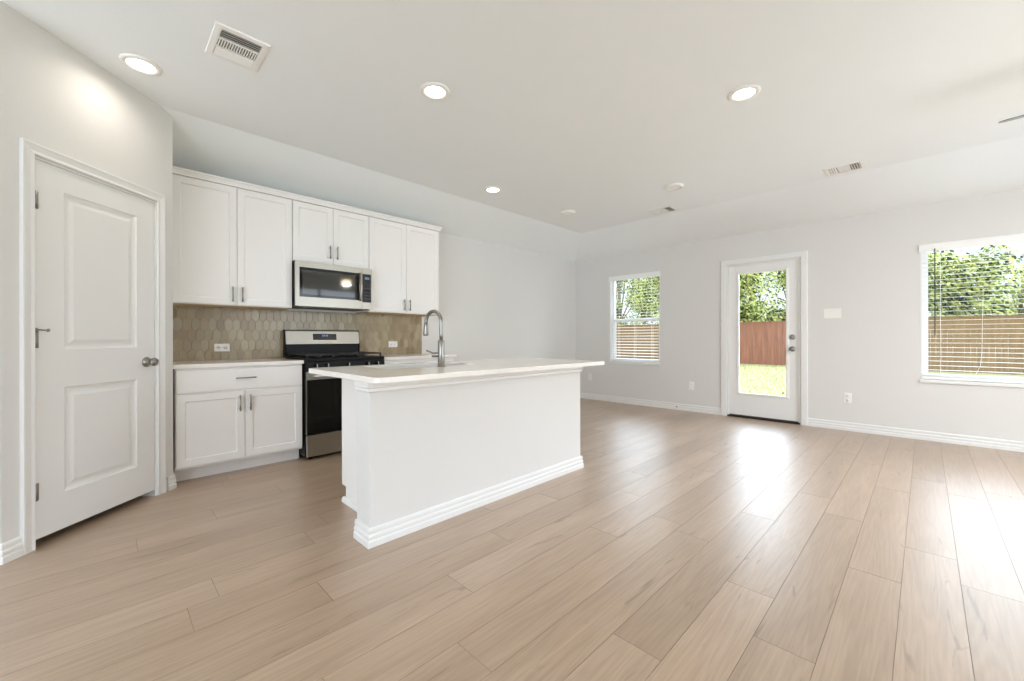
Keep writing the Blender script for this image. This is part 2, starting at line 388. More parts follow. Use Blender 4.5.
def build_ceiling():
    bm = new(); T = 0.12
    def slab(pts):
        a = [bm.verts.new(p) for p in pts]; b = [bm.verts.new((p[0], p[1], p[2]+T)) for p in pts]
        bm.faces.new(a); bm.faces.new(b[::-1]); n = len(pts)
        for i in range(n): bm.faces.new((a[i], b[i], b[(i+1) % n], a[(i+1) % n]))
    slab([(XB-1.2, YR-.9, ZF), (EX, YR-.9, ZF), (EX, EY, ZF), (XB-1.2, EY, ZF)])  # overhang past the back and right edges is added to keep sun out
    slab([(XB-1.2, EY, ZF), (EX, EY, ZF), (XF, YK, ZW), (XB-1.2, YK, ZW)])
    slab([(EX, YR-TW, ZF), (XF, YR-TW, ZW), (XF, YK, ZW), (EX, EY, ZF)])
    slab([(XF, YR-TW, ZW), (XF+.25, YR-TW, ZW-.05), (XF+.25, YK+TW, ZW-.05), (XF, YK+TW, ZW)])
    slab([(XB-1.2, YK, ZW), (XF, YK, ZW), (XF, YK+TW, ZW), (XB-1.2, YK+TW, ZW)])
    struct('ceiling', 'white ceiling with sloped edges along two walls', bm, M['ceil'])
build_ceiling()

# ------------------------------------------------------------------ BASEBOARDS, CASINGS
BB = [(0, 0), (.019, 0), (.019, .030), (.013, .037), (.013, .041), (.0165, .046), (.0165, .058), (.009, .066), (.009, .070), (.0125, .075), (.0125, .090), (.007, .098), (0, .098)]
flat = lambda p, h: (p.x, p.y, h)
def baseboard(name, label, path):
    bm = new(); sweep(bm, path, BB, flat); return struct(name, label, bm, M['trim'])
C1 = (0.367, 3.887)
def dg(u): return (C0[0]+u*0.70711, C0[1]+u*0.70711)
# walking with the room on the left hand
baseboard('baseboard_back', 'white baseboard under the far window', [(XF, YK), (XF, 2.033)][::-1])
baseboard('baseboard_right', 'white baseboard under the near window', [(XF, 1.027), (XF, YR)][::-1])
baseboard('baseboard_left', 'white baseboard beyond the kitchen cabinets', [(2.955, YK), (XF-.016, YK)][::-1])
baseboard('baseboard_pantry', 'white baseboard left of the pantry door', [(XB, 3.17), C0[:2], dg(0.076)][::-1])
baseboard('baseboard_return', 'white baseboard right of the pantry door', [dg(0.955), C1, (0.367, 4.04)][::-1])
baseboard('baseboard_side', 'white baseboard along the right wall', [(XF-.016, YR), (XB, YR)][::-1])
CAS = [(0, 0), (0, .010), (.006, .016), (.020, .012), (.040, .016), (.054, .020), (.0600, .019), (.0605, 0)]
bm = new(); a, b, c = 0.137, 0.870, 2.048
sweep(bm, [(a, 0), (a, c), (b, c), (b, 0)], CAS, lambda p, h: (p.x, -h, p.y))
tr1 = struct('trim_1', 'white moulded casing around the pantry door', bm, M['trim'], loc=C0, rz=45)
bm = new()   # jamb lining
for x0, x1 in ((DH[0]+.0005, DH[0]+.010), (DH[1]-.010, DH[1]-.0005)): box(bm, x0, x1, -.001, .113, 0, DH[3]-.0005)
box(bm, DH[0]+.010, DH[1]-.010, -.001, .113, DH[3]-.010, DH[3]-.0005)
obj('jamb', bm, M['trim'], tr1)
bm = new(); a, b, c = -1.962, -1.098, 2.10
FC = [(0, 0), (0, .014), (.008, .018), (.066, .018), (.072, .014), (.072, 0)]
sweep(bm, [(a, 0), (a, c), (b, c), (b, 0)], FC, lambda p, h: (p.x, -h, p.y))
tr2 = struct('trim_2', 'white casing around the glazed garden door', bm, M['trim'], loc=FW, rz=-90)
bm = new()
for x0, x1 in ((HD[0]+.0005, HD[0]+.018), (HD[1]-.018, HD[1]-.0005)): box(bm, x0, x1, -.002, TW-.001, .02, HD[3]-.0005)
box(bm, HD[0]+.018, HD[1]-.018, -.002, TW-.001, HD[3]-.014, HD[3]-.0005)
obj('jamb', bm, M['trim'], tr2)
bm = new(); box(bm, HD[0]+.001, HD[1]-.001, -.012, TW+.03, .0005, .022)
obj('threshold', bm, M['bronze'], tr2, .003)

# ------------------------------------------------------------------ PANTRY DOOR
d1 = struct('door_1', 'white two panel pantry door in the angled wall', loc=C0, rz=45)
def panel_door(x0, x1, z0, z1, y0, th, panels):
    bm = new()
    xs = sorted({x0, x1, panels[0][0], panels[0][1]}); zs = sorted({z0, z1, *[p[2] for p in panels], *[p[3] for p in panels]})
    for a, b in zip(xs, xs[1:]):
        for c, d in zip(zs, zs[1:]):
            m_ = ((a+b)/2, (c+d)/2)
            if any(p[0] < m_[0] < p[1] and p[2] < m_[1] < p[3] for p in panels): continue
            bm.faces.new([bm.verts.new(q) for q in ((a, y0, c), (b, y0, c), (b, y0, d), (a, y0, d))])
    for p in panels:
        rings_rect(bm, *p, [(0, 0), (.006, .006), (.014, .009), (.020, .011), (.030, .011), (.036, .010), (.052, .004), (.056, .0035)], y0)
    for q in (((x0, z0), (x1, z0)), ((x1, z0), (x1, z1)), ((x1, z1), (x0, z1)), ((x0, z1), (x0, z0))):
        bm.faces.new([bm.verts.new(p) for p in ((q[0][0], y0, q[0][1]), (q[0][0], y0+th, q[0][1]), (q[1][0], y0+th, q[1][1]), (q[1][0], y0, q[1][1]))])
    bm.faces.new([bm.verts.new(p) for p in ((x0, y0+th, z0), (x0, y0+th, z1), (x1, y0+th, z1), (x1, y0+th, z0))])
    bmesh.ops.remove_doubles(bm, verts=bm.verts, dist=1e-5)
    return bm
pl0, pl1 = 0.1485, 0.8585
bm = panel_door(pl0, pl1, .044, 2.033, .002, .035, [(.285, .728, 1.035, 1.905), (.285, .728, .245, .825)])
obj('door_panel', bm, M['door'], d1)
for i, z in enumerate((1.82, 1.09, .292)):
    bm = new(); tube(bm, [(pl0-.004, -.004, z-.045), (pl0-.004, -.004, z+.045)], .0065, 10)
    box(bm, pl0, pl0+.012, -.0005, .003, z-.045, z+.045)
    h = obj('hinge', bm, M['nickel'], d1)
    if i == 1:
        bm = new(); tube(bm, [(pl0-.004, -.004, z+.046), (pl0-.004, -.004, z+.06)], .009, 10)
        tube(bm, [(pl0-.004, -.006, z+.052), (pl0+.018, -.040, z+.048)], .0045, 8)
        tube(bm, [(pl0+.018, -.040, z+.048), (pl0+.021, -.046, z+.047)], .009, 10)
        obj('door_stop', bm, M['nickel'], h)
kx, kz = .797, .935
bm = new(); lathe(bm, [(0, .0), (.034, .0), (.034, .005), (.030, .010), (.012, .013), (.011, .030), (.016, .034), (.026, .042), (.0285, .052), (.026, .062), (.018, .068), (0, .070)], 28, at(kx, .002, kz, TOY))
obj('door_knob', bm, M['nickel'], d1)
bm = new(); box(bm, pl1-.001, pl1+.0012, .008, .030, kz-.028, kz+.028); obj('latch_plate', bm, M['nickel'], d1)

# ------------------------------------------------------------------ GARDEN DOOR
d2 = struct('door_2', 'white garden door with one tall glass pane', loc=FW, rz=-90)
s0, s1, sz0, sz1 = -1.935, -1.125, .032, 2.080
g0, g1, gz0, gz1 = -1.812, -1.258, .335, 1.965
yd = .020
bm = new()
wall_with_holes(bm, s0, s1, sz0, sz1, yd, yd+.044, [(g0-.002, g1+.002, gz0-.002, gz1+.002)])
obj('door_slab', bm, M['door'], d2)
bm = new(); GP = [(0, -.02), (0, .008), (-.010, .011), (-.030, .004), (-.034, -.001), (-.034, -.02)]
sweep(bm, [(g0, gz0), (g1, gz0), (g1, gz1), (g0, gz1), (g0, gz0)], [(-o if False else o, h) for o, h in [(0, -.02), (0, .008), (-.010, .011), (-.030, .004), (-.034, -.001)]], lambda p, h: (p.x, yd-h, p.y), cap=False)
obj('glazing_frame', bm, M['door'], d2)
bm = new(); box(bm, g0-.001, g1+.001, yd+.018, yd+.026, gz0-.001, gz1+.001); gl = obj('glass_pane', bm, M['glass'], d2)
bm = new(); box(bm, g1-.050, g1-.022, yd+.0165, yd+.0178, gz0+.030, gz0+.050); obj('glass_mark', bm, M['slot'], gl)
bm = new(); box(bm, s0+.002, s1-.002, yd+.002, yd+.042, .0222, sz0-.0004); obj('door_sweep', bm, M['gap'], d2)
bm = new(); lathe(bm, [(0, 0), (.033, 0), (.033, .006), (.030, .012), (.024, .014), (0, .014)], 24, at(-1.190, yd, 1.100, TOY)); db = obj('deadbolt', bm, M['nickel'], d2)
bm = new(); box(bm, -1.196, -1.184, yd-.030, yd-.0142, 1.086, 1.114); obj('thumb_turn', bm, M['nickel'], db, .002)
bm = new(); lathe(bm, [(0, 0), (.034, 0), (.034, .005), (.030, .010), (.012, .013), (.011, .030), (.016, .034), (.026, .042), (.0285, .052), (.026, .062), (.018, .068), (0, .070)], 24, at(-1.190, yd, .948, TOY)); obj('door_knob', bm, M['nickel'], d2)
for z in (1.80, 1.06, .30):
    bm = new(); tube(bm, [(s0-.004, yd-.004, z-.05), (s0-.004, yd-.004, z+.05)], .006, 10); obj('hinge', bm, M['door'], d2)

# ------------------------------------------------------------------ WINDOWS + BLINDS
def window(name, label, H, mid, rail=True):
    x0, x1, z0, z1 = H
    r = struct(name, label, loc=FW, rz=-90)
    bm = new()
    y0, y1, fw = .075, .135, .038
    e = .0008
    box(bm, x0+e, x0+fw, y0, y1, z0+e, z1-e); box(bm, x1-fw, x1-e, y0, y1, z0+e, z1-e)
    box(bm, x0+fw, x1-fw, y0, y1, z0+e, z0+fw); box(bm, x0+fw, x1-fw, y0, y1, z1-fw, z1-e)
    if mid:
        box(bm, mid-.03, mid+.03, y0, y1, z0+fw, z1-fw)
    obj('window_frame', bm, M['vinyl'], r)
    zm = (z0+z1)/2-.005
    spans = [(x0+fw, x1-fw)] if not mid else [(x0+fw, mid-.03), (mid+.03, x1-fw)]
    for a, b in spans:
        bm = new()
        if rail: box(bm, a, b, y0+.006, y0+.04, zm-.024, zm+.024)
        else: zm = z1-fw-.001
        if True:
          box(bm, a, a+.022, y0+.008, y0+.032, z0+fw, zm-.024); box(bm, b-.022, b, y0+.008, y0+.032, z0+fw, zm-.024)
        box(bm, a+.022, b-.022, y0+.008, y0+.032, z0+fw, z0+fw+.03)
        obj('sash', bm, M['vinyl'], r)
        bm = new(); box(bm, a+.0005, b-.0005, y0+.036, y0+.040, z0+fw+.001, z1-fw-.001); obj('glass_pane', bm, M['glass'], r)
    bm = new(); box(bm, x0-.006, x1+.006, -.022, -.0005, z0-.024, z0+.010); box(bm, x0+.001, x1-.001, -.0005, .074, z0+.0005, z0+.010)
    obj('window_sill', bm, M['trim'], r, .004)
    bm = new(); q = .0005
    box(bm, x0+q, x0+.009, -.001, .0745, z0+.011, z1-q); box(bm, x1-.009, x1-q, -.001, .0745, z0+.011, z1-q); box(bm, x0+.009, x1-.009, -.001, .0745, z1-.009, z1-q)
    obj('window_jamb', bm, M['trim'], r)
    return r
window('window_1', 'white framed window over the far fence corner', H1, None)
window('window_2', 'wide white framed window at the right', H2, None, False)

def blind(label, H, tl, cords, wand):
    x0, x1, z0, z1 = H; c = (x0+x1)/2
    r = thing('window_blind', label, 'blind', (XF, -c, z0+.010), -90)
    hw = (x1-x0)/2-.014; top = z1-z0-.010
    bm = new(); box(bm, -hw, hw, .018, .064, top-.052, top-.011); obj('headrail', bm, M['blind'], r, .003)
    bm = new(); box(bm, -hw-.012-.012, hw+.024, -.020, -.008, top-.062, top+.012); box(bm, -hw-.024, hw+.024, -.024, -.008, top+.002, top+.016); obj('valance', bm, M['blind'], r, .002)
    n = int((top-.095)/.0475); bm = new()
    for i in range(n):
        z = .055+i*.0475
        for s in range(4):       # gently crowned slat
            a, b = s/4, (s+1)/4
            h = lambda q: 0.0012*(1-(2*q-1)**2)
            ya, yb = .016+.048*a, .016+.048*b
            za, zb = z+h(a)+(a-.5)*.048*tl, z+h(b)+(b-.5)*.048*tl
            v = [bm.verts.new(p) for p in ((-hw, ya, za), (hw, ya, za), (hw, yb, zb), (-hw, yb, zb))]
            w = [bm.verts.new(p) for p in ((-hw, ya, za-.0016), (hw, ya, za-.0016), (hw, yb, zb-.0016), (-hw, yb, zb-.0016))]
            bm.faces.new(v); bm.faces.new(w[::-1])
            for k in range(4): bm.faces.new((v[k], w[k], w[(k+1) % 4], v[(k+1) % 4]))
    obj('slats', bm, M['blind'], r)
    bm = new(); box(bm, -hw, hw, .014, .066, .004, .026); obj('bottom_rail', bm, M['blind'], r, .003)
    for x in cords:
        bm = new()
        for yy in (.0145, .0655): tube(bm, [(x, yy, .026), (x, yy, top-.05)], .0012, 6)
        obj('ladder_cord', bm, M['blind'], r)
    if wand:
        bm = new(); tube(bm, [(-hw+wand, -.030, top-.04), (-hw+wand, -.034, top-.95)], .0045, 8); obj('tilt_wand', bm, M['wand'], r)
    return r, hw, top
blind('white slatted blind on the narrow window left of the garden door', H1, .11, (-.30, .30, 0), None)
r, hw, top = blind('white slatted blind on the wide window at the right', H2, .02, (-.60, 0, .60), .095)
bm = new(); tube(bm, [(-hw+.42, -.006, .30), (-hw+.41, -.010, .16), (-hw+.36, -.012, .02)], .0016, 6)
tube(bm, [(-hw+.43, -.006, top-.5), (-hw+.42, -.006, .30)], .0016, 6); obj('lift_cord', bm, M['blind'], r)

# ------------------------------------------------------------------ KITCHEN: cabinet pieces (local frame: x right, front -y, wall at y=0)
def shaker(bm, x0, x1, z0, z1, yf, th=.019, rail=.057):
    rings_rect(bm, x0, x1, z0, z1, [(0, th), (0, 0.0015), (.0015, 0), (rail-.004, 0), (rail, .004), (rail+.001, .009)], yf)
    bm.faces.new([bm.verts.new(p) for p in ((x0, yf+th, z0), (x0, yf+th, z1), (x1, yf+th, z1), (x1, yf+th, z0))])
    bmesh.ops.remove_doubles(bm, verts=bm.verts, dist=1e-5)
def slab_front(bm, x0, x1, z0, z1, yf, th=.019):
    rings_rect(bm, x0, x1, z0, z1, [(0, th), (0, .002), (.002, 0)], yf)
    bm.faces.new([bm.verts.new(p) for p in ((x0, yf+th, z0), (x0, yf+th, z1), (x1, yf+th, z1), (x1, yf+th, z0))])
    bmesh.ops.remove_doubles(bm, verts=bm.verts, dist=1e-5)
def pull(parent, x, z, yf, ln=.13, vertical=True):
    bm = new(); p = .028
    if vertical:
        tube(bm, [(x, yf-p, z-ln/2), (x, yf-p, z+ln/2)], .0055, 10)
        for s in (-1, 1): tube(bm, [(x, yf-p, z+s*ln*.36), (x, yf-.0002, z+s*ln*.36)], .0045, 8)
    else:
        tube(bm, [(x-ln/2, yf-p, z), (x+ln/2, yf-p, z)], .0055, 10)
        for s in (-1, 1): tube(bm, [(x+s*ln*.36, yf-p, z), (x+s*ln*.36, yf-.0002, z)], .0045, 8)
    obj('bar_pull', bm, M['nickel'], parent)
def upper(label, x0, x1, z0, z1, dep=.309):
    w = x1-x0; r = thing('upper_cabinet', label, 'cabinet', (x0, YK-.0005, z0), 0, 'white wall cabinets above the kitchen counter')
    h = z1-z0; bm = new(); box(bm, .0006, w-.0006, -dep, -.0005, .004, h); obj('body', bm, M['cab'], r, .001)
    bm = new(); box(bm, .002, w-.002, -dep+.02, -.002, 0, .0038); obj('underside_panel', bm, M['cabwood'], r)
    g = .0018
    for a, b, hx in ((.004, w/2-g, w/2-.036), (w/2+g, w-.004, w/2+.036)):
        bm = new(); shaker(bm, a, b, .008, h-.004, -dep-.0200); d = obj('door', bm, M['cab'], r)
        pull(d, hx, .098 if h > .8 else .125, -dep-.0200)
    return r
upper('white double-door wall cabinet beside the pantry wall, left of the microwave', .390, 1.279, 1.378, 2.412)
upper('short white double-door wall cabinet directly above the microwave', 1.279, 2.041, 1.832, 2.412)
upper('white double-door wall cabinet at the right end above the small counter', 2.041, 2.946, 1.378, 2.412)
bm = new(); box(bm, .3675, .3895, 4.235, 4.262, 1.378, 2.412)
tag(obj('filler_strip', bm, M['cab']), 'narrow white filler strip between pantry wall and wall cabinets', 'trim strip')
CR = [(0, 0), (0, .051), (.030, .051), (.030, .040), (.022, .032), (.012, .010), (.010, 0)]
bm = new(); sweep(bm, [(2.962, YK-.001), (2.962, YK-.330), (.368, YK-.330)], [(-o+.016, h) for o, h in CR], lambda p, h: (p.x, p.y, 2.4125+h))
bm.free(); bm = new()
sweep(bm, [(.368, YK-.329), (2.9465, YK-.329), (2.9465, YK-.001)], [(.02, 0), (.02, .050), (-.030, .050), (-.030, .040), (-.022, .032), (-.012, .010), (-.010, 0)], lambda p, h: (p.x, p.y, 2.4125+h))
tag(obj('crown_moulding', bm, M['cab']), 'white crown moulding running along the tops of the wall cabinets', 'moulding')

def base(label, x0, x1):
    w = x1-x0; dep = .61; r = thing('base_cabinet', label, 'cabinet', (x0, YK-.0005, 0), 0, 'white base cabinets either side of the range')
    bm = new(); box(bm, .0006, w-.0006, -dep, -.012, .105, .867); obj('body', bm, M['cab'], r, .001)
    bm = new(); box(bm, .001, w-.001, -dep+.085, -.02, 0.0005, .104); obj('toe_kick', bm, M['cab'], r)
    yf = -dep-.0200; g = .0018
    bm = new(); slab_front(bm, .006, w-.006, .682, .850, yf); d = obj('drawer', bm, M['cab'], r); pull(d, w/2+.005, .775, yf, .14, False)
    for a, b, hx in ((.006, w/2-g, w/2-.036), (w/2+g, w-.006, w/2+.036)):
        bm = new(); shaker(bm, a, b, .125, .668, yf); d = obj('door', bm, M['cab'], r); pull(d, hx, .572, yf)
    return r
base('white base cabinet with drawer between the pantry wall and the range', .383, 1.272)
base('white base cabinet mostly hidden behind the island, right of the range', 2.046, 2.946)
def counter(label, x0, x1):
    bm = new(); box(bm, x0, x1, YK-.648, YK-.0095, .8675, .898)
    tag(obj('countertop', bm, M['quartz'], None, .003), label, 'countertop')
counter('white quartz countertop left of the range by the pantry wall', .3685, 1.276)
counter('white quartz countertop strip right of the range', 2.042, 2.972)

# ------------------------------------------------------------------ BACKSPLASH: elongated hexagon tiles
def build_splash():
    x0, x1 = .3685, 2.902
    r = thing('tile_backsplash', 'taupe elongated hexagon tile backsplash behind the range', 'backsplash', (x0, YK-.0005, .898))
    w = x1-x0; zt = 1.3775-.898
    def zone(bm):   # keep what lies on the wall between the counter and the cabinets
        for co, no in (((0, 0, 0), (-1, 0, 0)), ((w, 0, 0), (1, 0, 0)), ((0, 0, .0006), (0, 0, -1)), ((0, 0, zt), (0, 0, 1))):
            geom = list(bm.verts)+list(bm.edges)+list(bm.faces)
            bmesh.ops.bisect_plane(bm, geom=geom, plane_co=co, plane_no=no, clear_outer=True)
    bm = new(); box(bm, 0, w, -.0045, -.0005, .0006, zt); obj('grout', bm, M['grout'], r)
    bm = new(); pw, ph, tip = .0615, .0945, .037; rng = random.Random(11); g = .0030
    rows = int(zt/ph)+2
    for j in range(-1, rows):
        zc = .038+j*ph
        for i in range(-1, int(w/pw)+2):
            xc = i*pw+(pw/2 if j % 2 else 0)
            hh = ph/2+tip/2
            pts = [(xc-pw/2+g/2, zc-hh+tip), (xc, zc-hh+g*.6), (xc+pw/2-g/2, zc-hh+tip), (xc+pw/2-g/2, zc+hh-tip), (xc, zc+hh-g*.6), (xc-pw/2+g/2, zc+hh-tip)]
            mi = rng.choice((0, 0, 1, 1, 2, 2, 3, 4))
            ce = (xc, zc)
            tlx, tlz = rng.uniform(-.5, .5)*.0012, rng.uniform(-.5, .5)*.0012
            def fy(p, s, d):
                return (ce[0]+(p[0]-ce[0])*s, -d+tlx*(p[0]-ce[0])/.03+tlz*(p[1]-ce[1])/.06, ce[1]+(p[1]-ce[1])*s)
            a = [bm.verts.new(fy(p, 1, .0040)) for p in pts]; b = [bm.verts.new(fy(p, 1, .0070)) for p in pts]; c = [bm.verts.new(fy(p, .95, .0080)) for p in pts]
            for k in range(6):
                k2 = (k+1) % 6
                bm.faces.new((a[k], a[k2], b[k2], b[k])).material_index = mi; bm.faces.new((b[k], b[k2], c[k2], c[k])).material_index = mi
            bm.faces.new(c).material_index = mi
    zone(bm); obj('tile_field', bm, TILES, r)
build_splash()

# ------------------------------------------------------------------ OUTLETS AND SWITCHES
def plate(bm, w, h, th=.005): rings_rect(bm, -w/2, w/2, -h/2, h/2, [(0, 0), (0, -th*.5), (.004, -th)], 0)
def outlet(label, loc, rz, horizontal=False):
    r = thing('wall_outlet', label, 'outlet', loc, rz, 'white duplex outlets')
    w, h = (.118, .072) if horizontal else (.072, .118)
    bm = new(); plate(bm, w, h); obj('cover_plate', bm, M['plate'], r)
    for s in (-1, 1):
        ox, oz = (s*.0265, 0) if horizontal else (0, s*.0265)
        bm = new(); lathe(bm, [(0, 0), (.0165, 0), (.0165, .0016), (0, .0018)], 20, at(ox, -.0052, oz, TOY)); q = obj('receptacle', bm, M['plate'], r)
        bm = new()
        for k in (-1, 1): box(bm, ox+k*.006-.0011, ox+k*.006+.0011, -.0076, -.0071, oz-.002, oz+.007)
        box(bm, ox-.002, ox+.002, -.0076, -.0071, oz-.010, oz-.006)
        obj('slots', bm, M['slot'], q)
outlet('white outlet set sideways in the tile left of the range', (.777, YK-.0090, 1.012), 0, True)
outlet('white outlet set sideways in the tile right of the range', (2.496, YK-.0090, 1.022), 0, True)
outlet('white wall outlet under the switch plate, right of the garden door', (XF-.0003, .640, .383), -90)
outlet('white wall outlet between the narrow window and the garden door', (XF-.0003, 2.448, .380), -90)
outlet('white wall outlet low on the wall just past the island end', (XF-.0003, 4.243, .392), -90)
r = thing('light_switch', 'white triple rocker switch plate right of the garden door', 'switch', (XF-.0003, .782, 1.380), -90)
bm = new(); plate(bm, .165, .118); obj('cover_plate', bm, M['plate'], r)
for s in (-1, 0, 1):
    bm = new(); prism(bm, [(-.0052, -.033), (-.0052, .033), (-.0075, .033), (-.0060, 0), (-.0090, -.033)], lambda p: (s*.046-.0165, p[0], p[1]), lambda p: (s*.046+.0165, p[0], p[1]))
    obj('rocker', bm, M['plate'], r)
r = thing('door_stop', 'small spring doorstop on the baseboard below the narrow window', 'doorstop', (XF-.0165, 2.66, .05), -90)
bm = new(); pts = [(math.cos(a*1.1)*.006, -.004-.0012*a, math.sin(a*1.1)*.006) for a in range(0, 52)]
tube(bm, pts, .0012, 6); obj('spring', bm, M['nickel'], r)
bm = new(); lathe(bm, [(0, 0), (.010, 0), (.010, .004), (0, .004)], 14, at(0, 0, 0, TOY)); obj('mount', bm, M['nickel'], r)
bm = new(); lathe(bm, [(0, .066), (.008, .066), (.008, .078), (0, .080)], 14, at(0, 0, 0, TOY)); obj('rubber_tip', bm, M['plate'], r)

# ------------------------------------------------------------------ GAS RANGE
def build_range():
    x0, w = 1.282, .756
    r = thing('gas_range', 'freestanding stainless gas range with black cooktop and oven door', 'range', (x0, YK, 0))
    yb, yf = -.035, -.655          # back, front of body; door faces stand proud of it
    bm = new(); box(bm, 0, w, yf, yb, .030, .880)
    for fx in (.05, w-.05):
        for fy in (yf+.05, yb-.05): box(bm, fx-.02, fx+.02, fy-.02, fy+.02, .0005, .030)
    obj('body', bm, M['black'], r, .002)
    bm = new(); box(bm, .004, w-.004, yf-.026, yf-.0005, .032, .222); obj('storage_drawer', bm, M['steel'], r, .006)
    bm = new(); wall_with_holes(bm, .004, w-.004, .232, .792, yf-.030, yf-.0005, [(.018, w-.018, .233, .722)]); dr = obj('oven_door', bm, M['steel'], r)
    bm = new(); box(bm, .006, w-.006, yf-.0315, yf-.004, .2325, .7215); wn = obj('oven_glass', bm, M['glass_black'], dr, .003)
    bm = new(); tube(bm, [(.045, yf-.075, .757), (w-.045, yf-.075, .757)], .0135, 14)
    for q in (.06, w-.06): box(bm, q-.012, q+.012, yf-.072, yf-.0302, .747, .768)
    obj('handle', bm, M['steel'], dr)
    bm = new(); prism(bm, [(yf-.030, .800), (yf-.018, .882), (yf+.03, .882), (yf+.03, .800)], lambda p: (.002, p[0], p[1]), lambda p: (w-.002, p[0], p[1])); cp = obj('control_panel', bm, M['black'], r, .003)
    rt = Matrix.Rotation(math.radians(82), 4, 'X')
    for kx_ in (.085, .185, w/2, w-.185, w-.085):
        bm = new(); mm = at(kx_, yf-.0255, .842, rt)
        lathe(bm, [(0, 0), (.023, 0), (.023, .006), (.019, .010), (.017, .028), (.014, .031), (0, .031)], 20, mm)
        q = obj('knob', bm, M['black'], r)
        bm = new(); box(bm, -.0022, .0022, -.016, .016, .0312, .0345); obj('pointer', bm, M['nickel'], q, mtx=mm)
    bm = new(); box(bm, 0, w, yf-.015, yb-.06, .8825, .912); obj('cooktop', bm, M['black'], r, .004)
    cz = .9125
    for bx, by, rad in ((.165, -.49, .045), (w-.165, -.49, .050), (.165, -.24, .036), (w-.165, -.24, .042), (w/2, -.365, .048)):
        bm = new(); lathe(bm, [(0, 0), (rad, 0), (rad, .008), (rad*.8, .010), (rad*.8, .016), (rad*.65, .019), (0, .019)], 24, at(bx, by, cz)); obj('burner', bm, M['iron'], r)
    for gx0, gx1 in ((.018, .252), (.256, w-.256), (w-.252, w-.018)):
        bm = new(); ya, ybk, zt = yf+.022, -.125, .950; t_ = .011
        for yy in (ya, ybk): box(bm, gx0, gx1, yy-t_/2, yy+t_/2, zt-.014, zt)
        for xx in (gx0, gx1): box(bm, xx-t_/2 if xx > gx0 else xx, xx+t_/2 if xx < gx1 else xx, ya, ybk, zt-.014, zt)
        mx_ = (gx0+gx1)/2
        box(bm, mx_-t_/2, mx_+t_/2, ya, ybk, zt-.012, zt+.001)
        for yy in (-.49, -.365, -.24): box(bm, gx0, gx1, yy-t_/2, yy+t_/2, zt-.012, zt+.001)
        for xx in (gx0+.006, gx1-.006):
            for yy in (ya, ybk): box(bm, xx-.006, xx+.006, yy-.006, yy+.006, cz+.0002, zt-.014)
        obj('grate', bm, M['iron'], r)
    bm = new(); prism(bm, [(-.095, .9125), (-.090, 1.035), (yb, 1.035), (yb, .9125)], lambda p: (.010, p[0], p[1]), lambda p: (w-.010, p[0], p[1])); obj('vent_riser', bm, M['black'], r, .003)
    bm = new(); prism(bm, [(-.105, 1.0355), (-.085, 1.168), (-.072, 1.180), (yb, 1.180), (yb, 1.0355)], lambda p: (.004, p[0], p[1]), lambda p: (w-.004, p[0], p[1])); bg_ = obj('backguard', bm, M['steel'], r, .002)
    for xa, xb in ((.0, .0038), (w-.0038, w)):
        bm = new(); prism(bm, [(-.107, 1.0355), (-.087, 1.170), (-.072, 1.182), (yb, 1.182), (yb, .9128), (-.095, .9128)], lambda p: (xa, p[0], p[1]), lambda p: (xb, p[0], p[1])); obj('end_cap', bm, M['black'], bg_)
    f = lambda z: -.105+(z-1.0355)/(1.168-1.0355)*.020
    bm = new(); pts = [(f(1.078)-.0015, 1.078), (f(1.142)-.0015, 1.142), (f(1.142)+.004, 1.142), (f(1.078)+.004, 1.078)]
    prism(bm, pts, lambda p: (.262, p[0], p[1]), lambda p: (.502, p[0], p[1])); dp = obj('display', bm, M['display'], bg_)
    bm = new()      # clock digits
    for dx in (.0, .014, .032, .046):
        for z_, h_ in ((1.116, .0035), (1.123, .0035), (1.130, .0035)):
            box(bm, .355+dx, .363+dx, f(z_)-.0026, f(z_)-.0018, z_, z_+.002)
        box(bm, .362+dx, .3642+dx, f(1.123)-.0026, f(1.123)-.0018, 1.116, 1.131)
    obj('clock_digits', bm, M['digits'], dp)
build_range()

